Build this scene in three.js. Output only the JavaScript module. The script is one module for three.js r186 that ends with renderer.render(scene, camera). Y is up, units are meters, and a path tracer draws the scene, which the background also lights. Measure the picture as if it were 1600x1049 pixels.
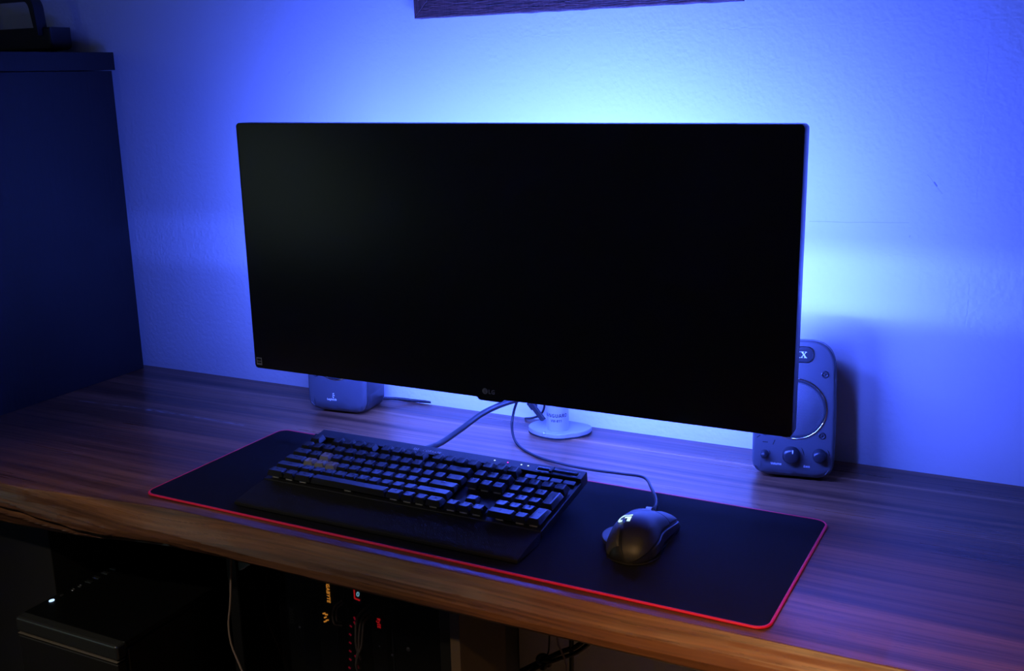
import * as THREE from 'three';
import { RoundedBoxGeometry } from 'three/addons/geometries/RoundedBoxGeometry.js';
import { mergeGeometries, toCreasedNormals } from 'three/addons/utils/BufferGeometryUtils.js';
import { FontLoader } from 'three/addons/loaders/FontLoader.js';
import { TextGeometry } from 'three/addons/geometries/TextGeometry.js';
import { RectAreaLightUniformsLib } from 'three/addons/lights/RectAreaLightUniformsLib.js';

// ---------------------------------------------------------------- camera, light, exposure
// Heights below are measured from the desk top; DESK lifts everything so that the floor lies at y = 0.
const DESK = 0.73, FLOOR = -DESK, CEIL = 1.75;
const scene = new THREE.Scene();
scene.background = new THREE.Color(0x000000);
const camera = new THREE.PerspectiveCamera(34.90, 1600 / 1049, 0.02, 30);
camera.position.set(0.6332, DESK + 0.5715, 1.5489);
camera.rotation.set(-0.2421, 0.4746, -0.0220, 'YXZ');
RectAreaLightUniformsLib.init();
const LED = new THREE.Color().setRGB(0.054, 0.110, 1.0);
const LED_UPPER = 630, LED_LOWER = 650, LED_CORE = 680, LED_SIDE = 210;          // backlight strips behind the monitor
const WARM = new THREE.Color().setRGB(1.0, 0.55, 0.22), PALE = new THREE.Color().setRGB(1.0, 0.86, 0.66);
const WARM_SPOT = 26, PALE_SPOT = 8.5;            // two ceiling spotlights aimed at the front of the desk
const DUSK = new THREE.Color().setRGB(0.72, 1.0, 0.95), DUSK_POWER = 0.22;  // dim window in the left wall
const renderer = new THREE.WebGLRenderer();
renderer.toneMapping = THREE.LinearToneMapping;
renderer.toneMappingExposure = 1.0;
renderer.shadowMap.enabled = true;

// ---------------------------------------------------------------- helpers
let seed = 7;
const rnd = () => { seed = (seed * 1664525 + 1013904223) >>> 0; return seed / 4294967296; };
const V = (x, y, z) => new THREE.Vector3(x, y, z);
const clamp = (x, a, b) => Math.min(b, Math.max(a, x));
const sstep = (a, b, x) => { const t = clamp((x - a) / (b - a), 0, 1); return t * t * (3 - 2 * t); };
const rgb = (r, g, b) => new THREE.Color().setRGB(r, g, b);
function mat(r, g, b, rough = 0.5, extra = {}) { return new THREE.MeshPhysicalMaterial({ color: rgb(r, g, b), roughness: rough, ...extra }); }
function glow(r, g, b, k = 1) { return new THREE.MeshStandardMaterial({ color: 0x050505, roughness: 0.5, emissive: rgb(r, g, b), emissiveIntensity: k }); }
const names = new Map();
function numbered(n) { const k = names.get(n) || 0; names.set(n, k + 1); return k ? n + '_' + String(k).padStart(3, '0') : n; }
function put(o) { o.position.y += DESK; scene.add(o); return o; }
function thing(name, label, category, [x, y, z] = [0, 0, 0], turn = 0, group) {
  const o = new THREE.Group(); o.name = numbered(name); o.position.set(x, y, z); o.rotation.y = turn;
  o.userData = { label, category }; if (group) o.userData.group = group;
  return put(o);
}
function part(name, geo, m, parent, p, r) {
  const g = Array.isArray(geo) ? mergeGeometries(geo.map((q) => (q.index ? q.toNonIndexed() : q)), false) : geo;
  const o = new THREE.Mesh(g, m); o.name = name; o.castShadow = o.receiveShadow = true;
  if (p) o.position.set(...p); if (r) o.rotation.set(...r);
  parent.add(o); return o;
}
function struct(name, geo, m, p) {
  const o = new THREE.Mesh(geo, m); o.name = name; o.castShadow = o.receiveShadow = true;
  if (p) o.position.set(...p); o.userData = { kind: 'structure' }; return put(o);
}
function box(w, h, d, x = 0, y = 0, z = 0, r = 0.0015, seg = 2) {
  const g = r > 0 ? new RoundedBoxGeometry(w, h, d, seg, Math.min(r, w / 2.01, h / 2.01, d / 2.01)) : new THREE.BoxGeometry(w, h, d);
  g.translate(x, y, z); return g;
}
function cyl(r1, r2, h, seg = 32, x = 0, y = 0, z = 0) { const g = new THREE.CylinderGeometry(r1, r2, h, seg); g.translate(x, y, z); return g; }
function tube(pts, r, seg = 60, rs = 10) { return new THREE.TubeGeometry(new THREE.CatmullRomCurve3(pts.map((p) => V(...p)), false, 'centripetal'), seg, r, rs, false); }
function rrShape(w, h, r, cx = 0, cy = 0) {
  const s = new THREE.Shape(), x = cx - w / 2, y = cy - h / 2;
  s.moveTo(x + r, y); s.lineTo(x + w - r, y); s.absarc(x + w - r, y + r, r, -Math.PI / 2, 0);
  s.lineTo(x + w, y + h - r); s.absarc(x + w - r, y + h - r, r, 0, Math.PI / 2);
  s.lineTo(x + r, y + h); s.absarc(x + r, y + h - r, r, Math.PI / 2, Math.PI);
  s.lineTo(x, y + r); s.absarc(x + r, y + r, r, Math.PI, 1.5 * Math.PI); return s;
}
function extrude(shape, depth, bevel = 0, seg = 2, curve = 16) {
  return new THREE.ExtrudeGeometry(shape, { depth, bevelEnabled: bevel > 0, bevelSize: bevel, bevelThickness: bevel, bevelOffset: -bevel, bevelSegments: seg, curveSegments: curve });
}
const fonts = {};
for (const f of ['sans_bold', 'sans_regular', 'serif_bold']) fonts[f] = await new FontLoader().loadAsync('fonts/droid/droid_' + f + '.typeface.json');
function text(str, size, depth = 0.0003, font = 'sans_bold', centre = true, curve = 2) {
  const g = new TextGeometry(str, { font: fonts[font], size, depth, curveSegments: curve, bevelEnabled: false });
  g.computeBoundingBox(); const b = g.boundingBox;
  if (centre) g.translate(-(b.min.x + b.max.x) / 2, -(b.min.y + b.max.y) / 2, 0);
  return g;
}
// split long triangles so that a flat face can be bent
function fine(g) {
  const edge = 0.012; let src = g.index ? g.toNonIndexed() : g; const out = [];
  const rec = (a, b, c, d) => { const l = [a.distanceTo(b), b.distanceTo(c), c.distanceTo(a)], m = Math.max(...l); if (d > 6 || m < edge || Math.min(a.y, b.y, c.y) > 0.034) { out.push(...a, ...b, ...c); return; } const i = l.indexOf(m), [p, q, r] = i === 0 ? [a, b, c] : i === 1 ? [b, c, a] : [c, a, b], h = p.clone().lerp(q, 0.5); rec(p, h, r, d + 1); rec(h, q, r, d + 1); };
  const P = src.attributes.position; for (let i = 0; i < P.count; i += 3) rec(...[0, 1, 2].map((k) => V(P.getX(i + k), P.getY(i + k), P.getZ(i + k))), 0);
  const n = new THREE.BufferGeometry(); n.setAttribute('position', new THREE.Float32BufferAttribute(out, 3)); n.computeVertexNormals(); return n;
}
// value noise
const perm = new Uint16Array(65536); for (let i = 0; i < 65536; i++) perm[i] = (rnd() * 65536) | 0;
function hash(x, y) { return perm[(perm[(x & 65535)] + y) & 65535] / 65536; }
function vnoise(x, y, px = 0, py = 0) {
  const xi = Math.floor(x), yi = Math.floor(y), fx = x - xi, fy = y - yi, u = fx * fx * (3 - 2 * fx), v = fy * fy * (3 - 2 * fy);
  const w = (a, n) => (n ? ((a % n) + n) % n : a);
  const a = hash(w(xi, px), w(yi, py)), b = hash(w(xi + 1, px), w(yi, py)), c = hash(w(xi, px), w(yi + 1, py)), d = hash(w(xi + 1, px), w(yi + 1, py));
  return a + (b - a) * u + (c - a) * v + (a - b - c + d) * u * v;
}
function dataTex(w, h, fn, srgb = false, wrap = true) {
  const d = new Uint8Array(w * h * 4);
  for (let j = 0; j < h; j++) for (let i = 0; i < w; i++) {
    const c = fn(i, j), k = (j * w + i) * 4;
    if (typeof c === 'number') d[k] = d[k + 1] = d[k + 2] = clamp(c, 0, 1) * 255; else { d[k] = clamp(c[0], 0, 1) * 255; d[k + 1] = clamp(c[1], 0, 1) * 255; d[k + 2] = clamp(c[2], 0, 1) * 255; }
    d[k + 3] = 255;
  }
  const t = new THREE.DataTexture(d, w, h); t.magFilter = t.minFilter = THREE.LinearFilter; if (wrap) t.wrapS = t.wrapT = THREE.RepeatWrapping;
  if (srgb) t.colorSpace = THREE.SRGBColorSpace; t.needsUpdate = true; return t;
}
// uv = metres, chosen by the face's main direction
function metricUV(g, scale = 1) {
  const n = g.index ? g.toNonIndexed() : g, P = n.attributes.position, uv = new Float32Array(P.count * 2), a = V(), b = V(), c = V();
  for (let i = 0; i < P.count; i += 3) {
    a.fromBufferAttribute(P, i); b.fromBufferAttribute(P, i + 1); c.fromBufferAttribute(P, i + 2);
    const nn = b.clone().sub(a).cross(c.clone().sub(a)), ax = Math.abs(nn.x), ay = Math.abs(nn.y), az = Math.abs(nn.z);
    [a, b, c].forEach((p, k) => {
      const q = ay >= ax && ay >= az ? [p.x, p.z] : az >= ax ? [p.x, p.y] : [p.z, p.y];
      uv[(i + k) * 2] = q[0] * scale; uv[(i + k) * 2 + 1] = q[1] * scale;
    });
  }
  n.setAttribute('uv', new THREE.BufferAttribute(uv, 2)); return n;
}

// ---------------------------------------------------------------- shared textures and materials
const orange = dataTex(512, 512, (i, j) => 0.55 * vnoise(i / 9, j / 9, 512 / 9 | 0, 512 / 9 | 0) + 0.3 * vnoise(i / 4, j / 4, 128, 128) + 0.15 * vnoise(i / 40, j / 40, 12, 12));
const grit = dataTex(256, 256, () => rnd());
const weave = dataTex(256, 256, (i, j) => 0.5 + 0.25 * Math.sin(i * Math.PI / 4) * Math.sin(j * Math.PI / 4) + 0.3 * (rnd() - 0.5));
function rep(t, x, y = x) { const c = t.clone(); c.repeat.set(x, y); c.needsUpdate = true; return c; }

// wall paint: off-white with a scratch and a hairline crack right of the monitor (canvas spans 2.0 m x 1.2 m)
const WX0 = -0.4, WW = 1.2, WY0 = 0.0, WH = 0.6;
function wallCanvas(base, line, soft) {
  const c = document.createElement('canvas'); c.width = 2048; c.height = 1024; const x = c.getContext('2d');
  x.fillStyle = base; x.fillRect(0, 0, 2048, 1024);
  const P = (wx, wy) => [(wx - WX0) / WW * 2048, (1 - (wy - WY0) / WH) * 1024];
  x.lineCap = 'round';
  const stroke = (pts, w, col) => { x.strokeStyle = col; x.lineWidth = w; x.beginPath(); pts.forEach((p, i) => (i ? x.lineTo(...P(...p)) : x.moveTo(...P(...p)))); x.stroke(); };
  stroke([[0.320, 0.3537], [0.345, 0.3546], [0.372, 0.3544], [0.40, 0.3560], [0.43, 0.3566], [0.4542, 0.3577]], 1.2, soft);
  stroke([[0.474, 0.4240], [0.4788, 0.4190], [0.485, 0.4100], [0.4945, 0.3990]], 1.6, soft);
  stroke([[0.4835, 0.4140], [0.487, 0.4090]], 2.6, line);
  stroke([[0.457, 0.3400], [0.4565, 0.3380]], 2.0, soft);
  const t = new THREE.CanvasTexture(c); t.magFilter = THREE.LinearFilter; return t;
}

// walnut: streaks along x; the texture spans 1.9 m along the board and 0.75 m across (top 0.59 m + front edge + underside)
const BX0 = -1.08, BL = 1.9, BD = 0.75;
function woodColor(x, v) {               // x metres along, v metres across
  const warp = 0.030 * (vnoise(x * 1.3 + 3, v * 5) - 0.5) + 0.012 * (vnoise(x * 4 + 9, v * 14) - 0.5), w = v + warp;
  const wide = vnoise(x * 0.7, w * 26), mid = vnoise(x * 1.6 + 40, w * 95), fine = vnoise(x * 7 + 11, w * 420), pore = vnoise(x * 26, w * 900);
  let k = 0.34 * wide + 0.34 * mid + 0.22 * fine + 0.10 * pore;
  k = clamp((k - 0.26) * 2.0, 0, 1);
  const fig = vnoise(x * 3 + 70, w * 30); k = clamp(k * (0.75 + 0.5 * fig), 0, 1);
  let c = [0.075 + 0.215 * k, 0.031 + 0.093 * k, 0.017 + 0.040 * k];
  if (pore > 0.80 && fine < 0.5) c = c.map((q) => q * 0.62);
  // pale streak of sapwood near the back edge
  const sap = Math.exp(-(((w - 0.062) / 0.0024) ** 2)) * (0.35 + 0.5 * vnoise(x * 3, 5));
  c = c.map((q, i) => q + sap * [0.20, 0.12, 0.07][i]);
  return c;
}
const lin2s = (c) => (c <= 0.0031308 ? 12.92 * c : 1.055 * Math.pow(c, 1 / 2.4) - 0.055);
const smear = [[-0.94, 0.235], [-0.9024, 0.232], [-0.8289, 0.2257], [-0.7465, 0.223], [-0.6644, 0.2231], [-0.56, 0.2248]];
function smearAmount(x, v) {
  if (x < smear[0][0] || x > smear[5][0]) return 0;
  let i = 0; while (x > smear[i + 1][0]) i++;
  const t = (x - smear[i][0]) / (smear[i + 1][0] - smear[i][0]), z = smear[i][1] + t * (smear[i + 1][1] - smear[i][1]);
  const n = vnoise(x * 90, v * 300), blob = Math.exp(-(((x + 0.776) / 0.012) ** 2)) + Math.exp(-(((x + 0.7465) / 0.011) ** 2));
  return Math.exp(-(((v - z) / (0.0022 + 0.002 * blob)) ** 2)) * clamp((n - 0.15) * 1.6, 0, 1) * (0.60 + 0.4 * blob);
}
const woodMap = dataTex(2048, 1024, (i, j) => {
  const x = BX0 + (i + 0.5) / 2048 * BL, v = (j + 0.5) / 1024 * BD; let c = woodColor(x, v);
  const s = smearAmount(x, v); c = c.map((q) => q * (1 - s) + 0.42 * s);
  return c.map(lin2s);
}, true, true);
const woodBump = dataTex(2048, 512, (i, j) => { const x = i / 2048 * BL, v = j / 512 * BD; return 0.6 * vnoise(x * 7 + 11, v * 420) + 0.4 * vnoise(x * 22, v * 800); }, false, true);
const woodRough = dataTex(1024, 512, (i, j) => { const x = i / 1024 * BL, v = j / 512 * BD; const n = 0.25 + 0.10 * vnoise(x * 6 + 11, v * 300) + 0.06 * vnoise(x * 3, v * 20); return [n, n, n]; }, false, true);
const M = {
  walnut: new THREE.MeshPhysicalMaterial({ map: woodMap, bumpMap: woodBump, bumpScale: 0.00012, roughnessMap: woodRough, roughness: 1.0 }),
  blackPlastic: mat(0.018, 0.018, 0.020, 0.42, { bumpMap: rep(grit, 60), bumpScale: 0.00002 }),
  satin: mat(0.020, 0.020, 0.023, 0.34),
  gloss: mat(0.006, 0.006, 0.007, 0.09),
  blackWood: mat(0.020, 0.019, 0.020, 0.48),
  rubber: mat(0.012, 0.012, 0.013, 0.75),
  cable: mat(0.016, 0.016, 0.018, 0.45),
  silver: mat(0.42, 0.43, 0.45, 0.36, { metalness: 0.35 }),
  chrome: mat(0.85, 0.86, 0.88, 0.12, { metalness: 1 }),
  steel: mat(0.35, 0.35, 0.36, 0.35, { metalness: 1 }),
  darkSteel: mat(0.022, 0.022, 0.024, 0.45),
  print: mat(0.85, 0.86, 0.88, 0.5),
  greyPrint: mat(0.75, 0.75, 0.76, 0.45),
};

// ---------------------------------------------------------------- the room
{
  const paint = mat(0.80, 0.80, 0.79, 0.62, { bumpMap: orange, bumpScale: 0.00055 });
  const W = 2.0, wb = (w, h, d) => metricUV(new THREE.BoxGeometry(w, h, d), 3.2);
  const H = CEIL - FLOOR, cy = (CEIL + FLOOR) / 2;
  // back wall; the stretch right of the monitor carries the scratch and the crack in its paint
  const marked = mat(1, 1, 1, 0.62, { bumpMap: orange, bumpScale: 0.00055 });
  marked.map = wallCanvas('#e6e6e5', '#8d8d92', '#cbcbce'); marked.map.colorSpace = THREE.SRGBColorSpace;
  marked.bumpMap = rep(orange, 3.2 * WW, 3.2 * WH);
  const shape = new THREE.Shape(); shape.moveTo(-W, FLOOR); shape.lineTo(2.4, FLOOR); shape.lineTo(2.4, CEIL); shape.lineTo(-W, CEIL);
  const hole = new THREE.Path(); hole.moveTo(WX0, WY0 + 0.002); hole.lineTo(WX0, WY0 + WH); hole.lineTo(WX0 + WW, WY0 + WH); hole.lineTo(WX0 + WW, WY0 + 0.002); shape.holes.push(hole);
  const g = metricUV(new THREE.ExtrudeGeometry(shape, { depth: 0.1, bevelEnabled: false }), 3.2); g.translate(0, 0, -0.1);
  const wall = struct('wall_back', g, paint);
  const mg = new THREE.BoxGeometry(WW, WH - 0.002, 0.1); mg.translate(WX0 + WW / 2, WY0 + WH / 2 + 0.001, -0.05);
  part('painted_panel', mg, marked, wall);
  const roomPaint = mat(0.60, 0.59, 0.57, 0.8);
  struct('wall_left', new THREE.BoxGeometry(0.1, H, 3.9), roomPaint, [-W - 0.05, cy, 1.85]);
  struct('wall_right', new THREE.BoxGeometry(0.1, H, 3.9), roomPaint, [2.45, cy, 1.85]);
  struct('wall_front', new THREE.BoxGeometry(4.6, H, 0.1), roomPaint, [0.2, cy, 3.75]);
  struct('floor', new THREE.BoxGeometry(4.6, 0.1, 3.9), mat(0.10, 0.07, 0.05, 0.6), [0.2, FLOOR - 0.05, 1.85]);
  struct('ceiling', new THREE.BoxGeometry(4.6, 0.1, 3.9), mat(0.6, 0.6, 0.58, 0.9), [0.2, CEIL + 0.05, 1.85]);
}
{ // dim window at dusk in the left wall, mirrored faintly in the monitor's matt panel
  const w = struct('window_1', box(0.05, 1.06, 0.86, 0, 0, 0, 0.004), mat(0.4, 0.4, 0.4, 0.5), [-1.985, 0.60, 2.02]);
  for (const [y, z] of [[0.25, 0.205], [0.25, -0.205], [-0.25, 0.205], [-0.25, -0.205]]) part('window_pane', box(0.004, 0.46, 0.37, 0.027, y, z, 0), glow(DUSK.r, DUSK.g, DUSK.b, 0.35), w);
  const l = new THREE.RectAreaLight(DUSK, DUSK_POWER, 0.8, 1.0); l.position.set(0.034, 0, 0); l.rotation.y = -Math.PI / 2; l.castShadow = true; w.add(l);
}
// two ceiling spotlights aimed down at the front edge of the desk
function spotlight(label, x, z, aim, color, power, angle) {
  const t = thing('ceiling_spotlight', label, 'spotlight', [x, CEIL, z]);
  const dir = V(aim[0] - x, aim[1] - CEIL + 0.08, aim[2] - z).normalize(), turn = new THREE.Quaternion().setFromUnitVectors(V(0, -1, 0), dir);
  part('ceiling_rose', cyl(0.05, 0.055, 0.02, 40, 0, -0.01, 0), mat(0.5, 0.5, 0.5, 0.4), t);
  part('stem', cyl(0.008, 0.008, 0.06, 16, 0, -0.05, 0), M.steel, t);
  const can = new THREE.LatheGeometry([[0.001, 0.045], [0.03, 0.045], [0.034, 0.04], [0.036, -0.045], [0.033, -0.045], [0.031, 0.02], [0.001, 0.02]].map((p) => new THREE.Vector2(...p)), 40);
  const c = part('lamp_can', can, mat(0.35, 0.35, 0.35, 0.4, { side: THREE.DoubleSide }), t, [0, -0.08, 0]); c.quaternion.copy(turn);
  part('bulb', cyl(0.029, 0.029, 0.006, 32, 0, -0.02, 0), glow(color.r, color.g, color.b, 4), c);
  const l = new THREE.SpotLight(color, power, 0, angle, 1.0, 2); l.position.copy(dir).multiplyScalar(0.03).add(V(0, -0.08, 0)); l.castShadow = true; l.shadow.radius = 2; t.add(l);
  l.target.position.copy(dir).add(l.position); t.add(l.target);
}
spotlight('ceiling spotlight with orange light, right of the other', 0.55, 2.35, [0.46, -0.1, 0.93], WARM, WARM_SPOT, 0.255);
spotlight('ceiling spotlight with paler light, left of the other', -0.50, 2.35, [-0.40, -0.1, 0.92], PALE, PALE_SPOT, 0.28);

// ---------------------------------------------------------------- live-edge walnut desk
{
  const t = thing('desk', 'walnut desk with a live front edge along the blue-lit wall', 'desk', [0, FLOOR, 0]);
  const top = -FLOOR, X0 = -1.38, X1 = 1.38, NX = 420, pos = [], uv = [], idx = [];
  const zf = (x) => 0.5515 + 0.034 * sstep(-0.36, -0.74, x) + 0.0025 * (vnoise(x * 5 + 20, 1) - 0.5) + 0.004 * Math.sin(x * 2.1 + 1);
  const profile = (x) => {
    const f = zf(x), left = sstep(-0.28, -0.60, x), T = 0.047 + 0.017 * left + 0.004 * (vnoise(x * 4 + 50, 2) - 0.5), b = 0.021 - 0.016 * left;
    const out = [[0.002, 0]]; for (const z of [0.15, 0.3, 0.45]) out.push([z, 0]);
    out.push([f - 0.006, 0], [f - 0.0019, 0], [f - 0.0010, -0.0003], [f - 0.0003, -0.0010], [f, -0.0019]);
    const N = 34;
    for (let k = 1; k <= N; k++) {
      const s = k / N, y = -0.0019 - (T - 0.0019) * s;
      let z = f + b * Math.sin(Math.min(1, s * 1.15) * Math.PI * 0.55) - 0.012 * Math.pow(s, 7);
      // knotty left end: a swelling, a long split under it and a lip below
      const m = sstep(-0.47, -0.60, x), tg = 0.52 + 0.40 * sstep(-0.74, -0.50, x) + 0.05 * (vnoise(x * 40, 3) - 0.5);
      z += m * (0.007 * Math.exp(-(((s - tg + 0.17) / 0.13) ** 2)) - 0.016 * Math.exp(-(((s - tg) / 0.045) ** 2)) + 0.003 * Math.exp(-(((s - tg - 0.1) / 0.05) ** 2)));
      const m2 = sstep(-0.58, -0.54, x) * sstep(-0.38, -0.44, x);
      z -= m2 * 0.010 * Math.exp(-(((s - 0.93) / 0.06) ** 2));
      z += 0.0022 * (vnoise(x * 9 + 7, s * 3) - 0.5) + 0.0010 * (vnoise(x * 34, s * 9 + 4) - 0.5);
      out.push([z, y]);
    }
    const last = out[out.length - 1]; out.push([last[0] - 0.006, last[1] - 0.0022], [last[0] - 0.02, -T - 0.002], [0.002, -0.05], [0.002, 0]);
    return out;
  };
  let n = 0;
  for (let i = 0; i <= NX; i++) {
    const x = X0 + (X1 - X0) * i / NX, p = profile(x); n = p.length; let L = 0;
    p.forEach(([z, y], k) => {
      if (k) L += Math.hypot(z - p[k - 1][0], y - p[k - 1][1]);
      pos.push(x, top + y, z); uv.push((x - BX0) / BL, Math.min(0.999, (k < n - 2 ? L : L * 0.5) / BD));
    });
  }
  for (let i = 0; i < NX; i++) for (let k = 0; k < n - 1; k++) { const a = i * n + k, b = a + 1, c = a + n, d = c + 1; idx.push(a, b, c, b, d, c); }
  for (const i of [0, NX]) { // end caps as fans
    const base = pos.length / 3, p = profile(i ? X1 : X0); let cz = 0, cy = 0; p.forEach(([z, y]) => { cz += z; cy += y; });
    pos.push(i ? X1 : X0, top - 0.02, 0.3); uv.push(0.5, 0.3);
    p.forEach(([z, y]) => { pos.push(i ? X1 : X0, top + y, z); uv.push(z, 0.3 + y); });
    for (let k = 0; k < n - 1; k++) i ? idx.push(base, base + 2 + k, base + 1 + k) : idx.push(base, base + 1 + k, base + 2 + k);
  }
  const g = new THREE.BufferGeometry(); g.setAttribute('position', new THREE.Float32BufferAttribute(pos, 3)); g.setAttribute('uv', new THREE.Float32BufferAttribute(uv, 2)); g.setIndex(idx);
  part('slab', toCreasedNormals(g, 0.9), M.walnut, t);
  const ply = mat(0.075, 0.05, 0.03, 0.65);
  // upright board of the frame under the desk
  part('support_board', box(0.0150, 0.678, 0.13, -0.0265, 0.339, 0.385, 0.0008), ply, t);
  part('pedestal', box(0.42, 0.666, 0.44, -0.955, 0.333, 0.27, 0.002), M.blackWood, t);
  for (const [x, z] of [[-1.30, 0.06], [-1.30, 0.50], [1.30, 0.06], [1.30, 0.50]]) part('leg', box(0.05, 0.68, 0.05, x, 0.34, z, 0.003), M.darkSteel, t);
}

// ---------------------------------------------------------------- black bookcase on the left, box on it
{
  const t = thing('bookcase', 'tall black wooden bookcase standing on the left end of the desk', 'bookcase', [-1.197, 0, 0.21]);
  const grain = dataTex(256, 512, (i, j) => 0.55 * vnoise(i / 3, j / 60, 85, 8) + 0.45 * vnoise(i / 1.3, j / 25));
  const bw = new THREE.MeshPhysicalMaterial({ color: rgb(0.010, 0.0098, 0.0108), roughness: 0.55, specularIntensity: 0.6, bumpMap: rep(grain, 3, 1.5), bumpScale: 0.0003 });
  const wv = (g) => metricUV(g);
  for (const s of [1, -1]) part('side_panel', wv(box(0.03, 0.590, 0.38, s * 0.183, 0.295, 0, 0.001)), bw, t);
  part('top_board', wv(box(0.402, 0.033, 0.392, 0, 0.6075, 0, 0.001)), bw, t);
  part('back_panel', wv(box(0.336, 0.585, 0.008, 0, 0.2955, -0.184, 0)), bw, t);
  for (const y of [0.012, 0.30]) part('shelf', wv(box(0.336, 0.022, 0.36, 0, y, 0.002, 0.001)), bw, t);
}
{
  const t = thing('storage_box', 'low black box with bent flat handle on top of bookcase', 'box', [-1.247, 0.6242, 0.066]);
  const s = new THREE.Shape(); const w = 0.294, h = 0.042, r = 0.012; // rounded lower corners
  s.moveTo(-w / 2 + r, 0); s.lineTo(w / 2 - r, 0); s.absarc(w / 2 - r, r, r, -Math.PI / 2, 0); s.lineTo(w / 2, h); s.lineTo(-w / 2, h); s.lineTo(-w / 2, r); s.absarc(-w / 2 + r, r, r, Math.PI, 1.5 * Math.PI);
  const g = extrude(s, 0.042, 0.004, 4); g.translate(0, 0.007, -0.046);
  part('body', g, M.darkSteel, t);
  for (const x of [-0.06, 0.110]) for (const z of [-0.008, -0.036]) part('foot', cyl(0.006, 0.005, 0.0075, 16, x, 0.00375, z), M.rubber, t);
  // bent flat-bar handle
  const hp = new THREE.Shape(); const x0 = 0.127, x1 = -0.10, y0 = 0.034, y1 = 0.098, th = 0.007, R = 0.018;
  hp.moveTo(x0 - th * 1.3, y0); hp.lineTo(x0 - th * 1.7 - 0.006, y1 - R); hp.quadraticCurveTo(x0 - th * 1.8 - 0.008, y1, x0 - th - R - 0.012, y1); hp.lineTo(x1 + R, y1); hp.quadraticCurveTo(x1 + th, y1, x1 + th, y1 - R); hp.lineTo(x1 + th, y0);
  hp.lineTo(x1, y0); hp.lineTo(x1, y1 - R); hp.quadraticCurveTo(x1, y1 + th, x1 + R, y1 + th); hp.lineTo(x0 - R - 0.008, y1 + th); hp.quadraticCurveTo(x0 - 0.006, y1 + th, x0 - 0.004, y1 - R); hp.lineTo(x0, y0);
  const hg = extrude(hp, 0.022, 0.0008, 1); hg.translate(0, 0, -0.012); part('handle', hg, M.darkSteel, t);
}

// ---------------------------------------------------------------- rustic frame on the wall (only its lower rail is in view)
{
  const t = thing('picture_frame', 'rustic dark wooden picture frame hung on wall above the monitor', 'picture frame', [-0.0475, 0.6592, 0.004]);
  t.rotation.z = 0.006;
  const col = dataTex(512, 128, (i, j) => { const n = 0.5 * vnoise(i / 30, j / 2.2) + 0.3 * vnoise(i / 6, j / 1.2) + 0.2 * vnoise(i / 3 + 40, j / 14), k = clamp(n * 1.5 - 0.25, 0, 1); return [lin2s(0.035 + 0.15 * k), lin2s(0.016 + 0.055 * k), lin2s(0.014 + 0.045 * k)]; }, true);
  const bmp = dataTex(256, 128, (i, j) => 0.6 * vnoise(i / 14, j / 1.6) + 0.4 * vnoise(i / 4, j / 1.2));
  const rm = new THREE.MeshPhysicalMaterial({ map: rep(col, 3.6, 12), bumpMap: rep(bmp, 3.6, 12), bumpScale: 0.0012, roughness: 0.6 });
  const w = 0.53, h = 0.42, d = 0.022, rw = 0.065;
  const mitre = (len, inner) => { // outline with 45-degree ends and a slightly rough lower edge
    const s = new THREE.Shape(); s.moveTo(-len / 2, 0);
    for (let k = 1; k < 24; k++) s.lineTo(-len / 2 + len * k / 24, 0.0014 * (rnd() - 0.5));
    s.lineTo(len / 2, 0); s.lineTo(inner / 2, rw); s.lineTo(-inner / 2, rw); return metricUV(extrude(s, d, 0.0012, 1));
  };
  part('frame_rail', mitre(w, w - 2 * rw), rm, t);
  part('frame_rail', mitre(w, w - 2 * rw), rm, t, [0, h, 0], [0, 0, Math.PI]);
  part('frame_rail', mitre(h, h - 2 * rw), rm, t, [w / 2, h / 2, 0], [0, 0, Math.PI / 2]);
  part('frame_rail', mitre(h, h - 2 * rw), rm, t, [-w / 2, h / 2, 0], [0, 0, -Math.PI / 2]);
  part('backing_board', box(w - 0.1, h - 0.1, 0.006, 0, h / 2, 0.008, 0), mat(0.3, 0.27, 0.22, 0.8), t);
}

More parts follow.
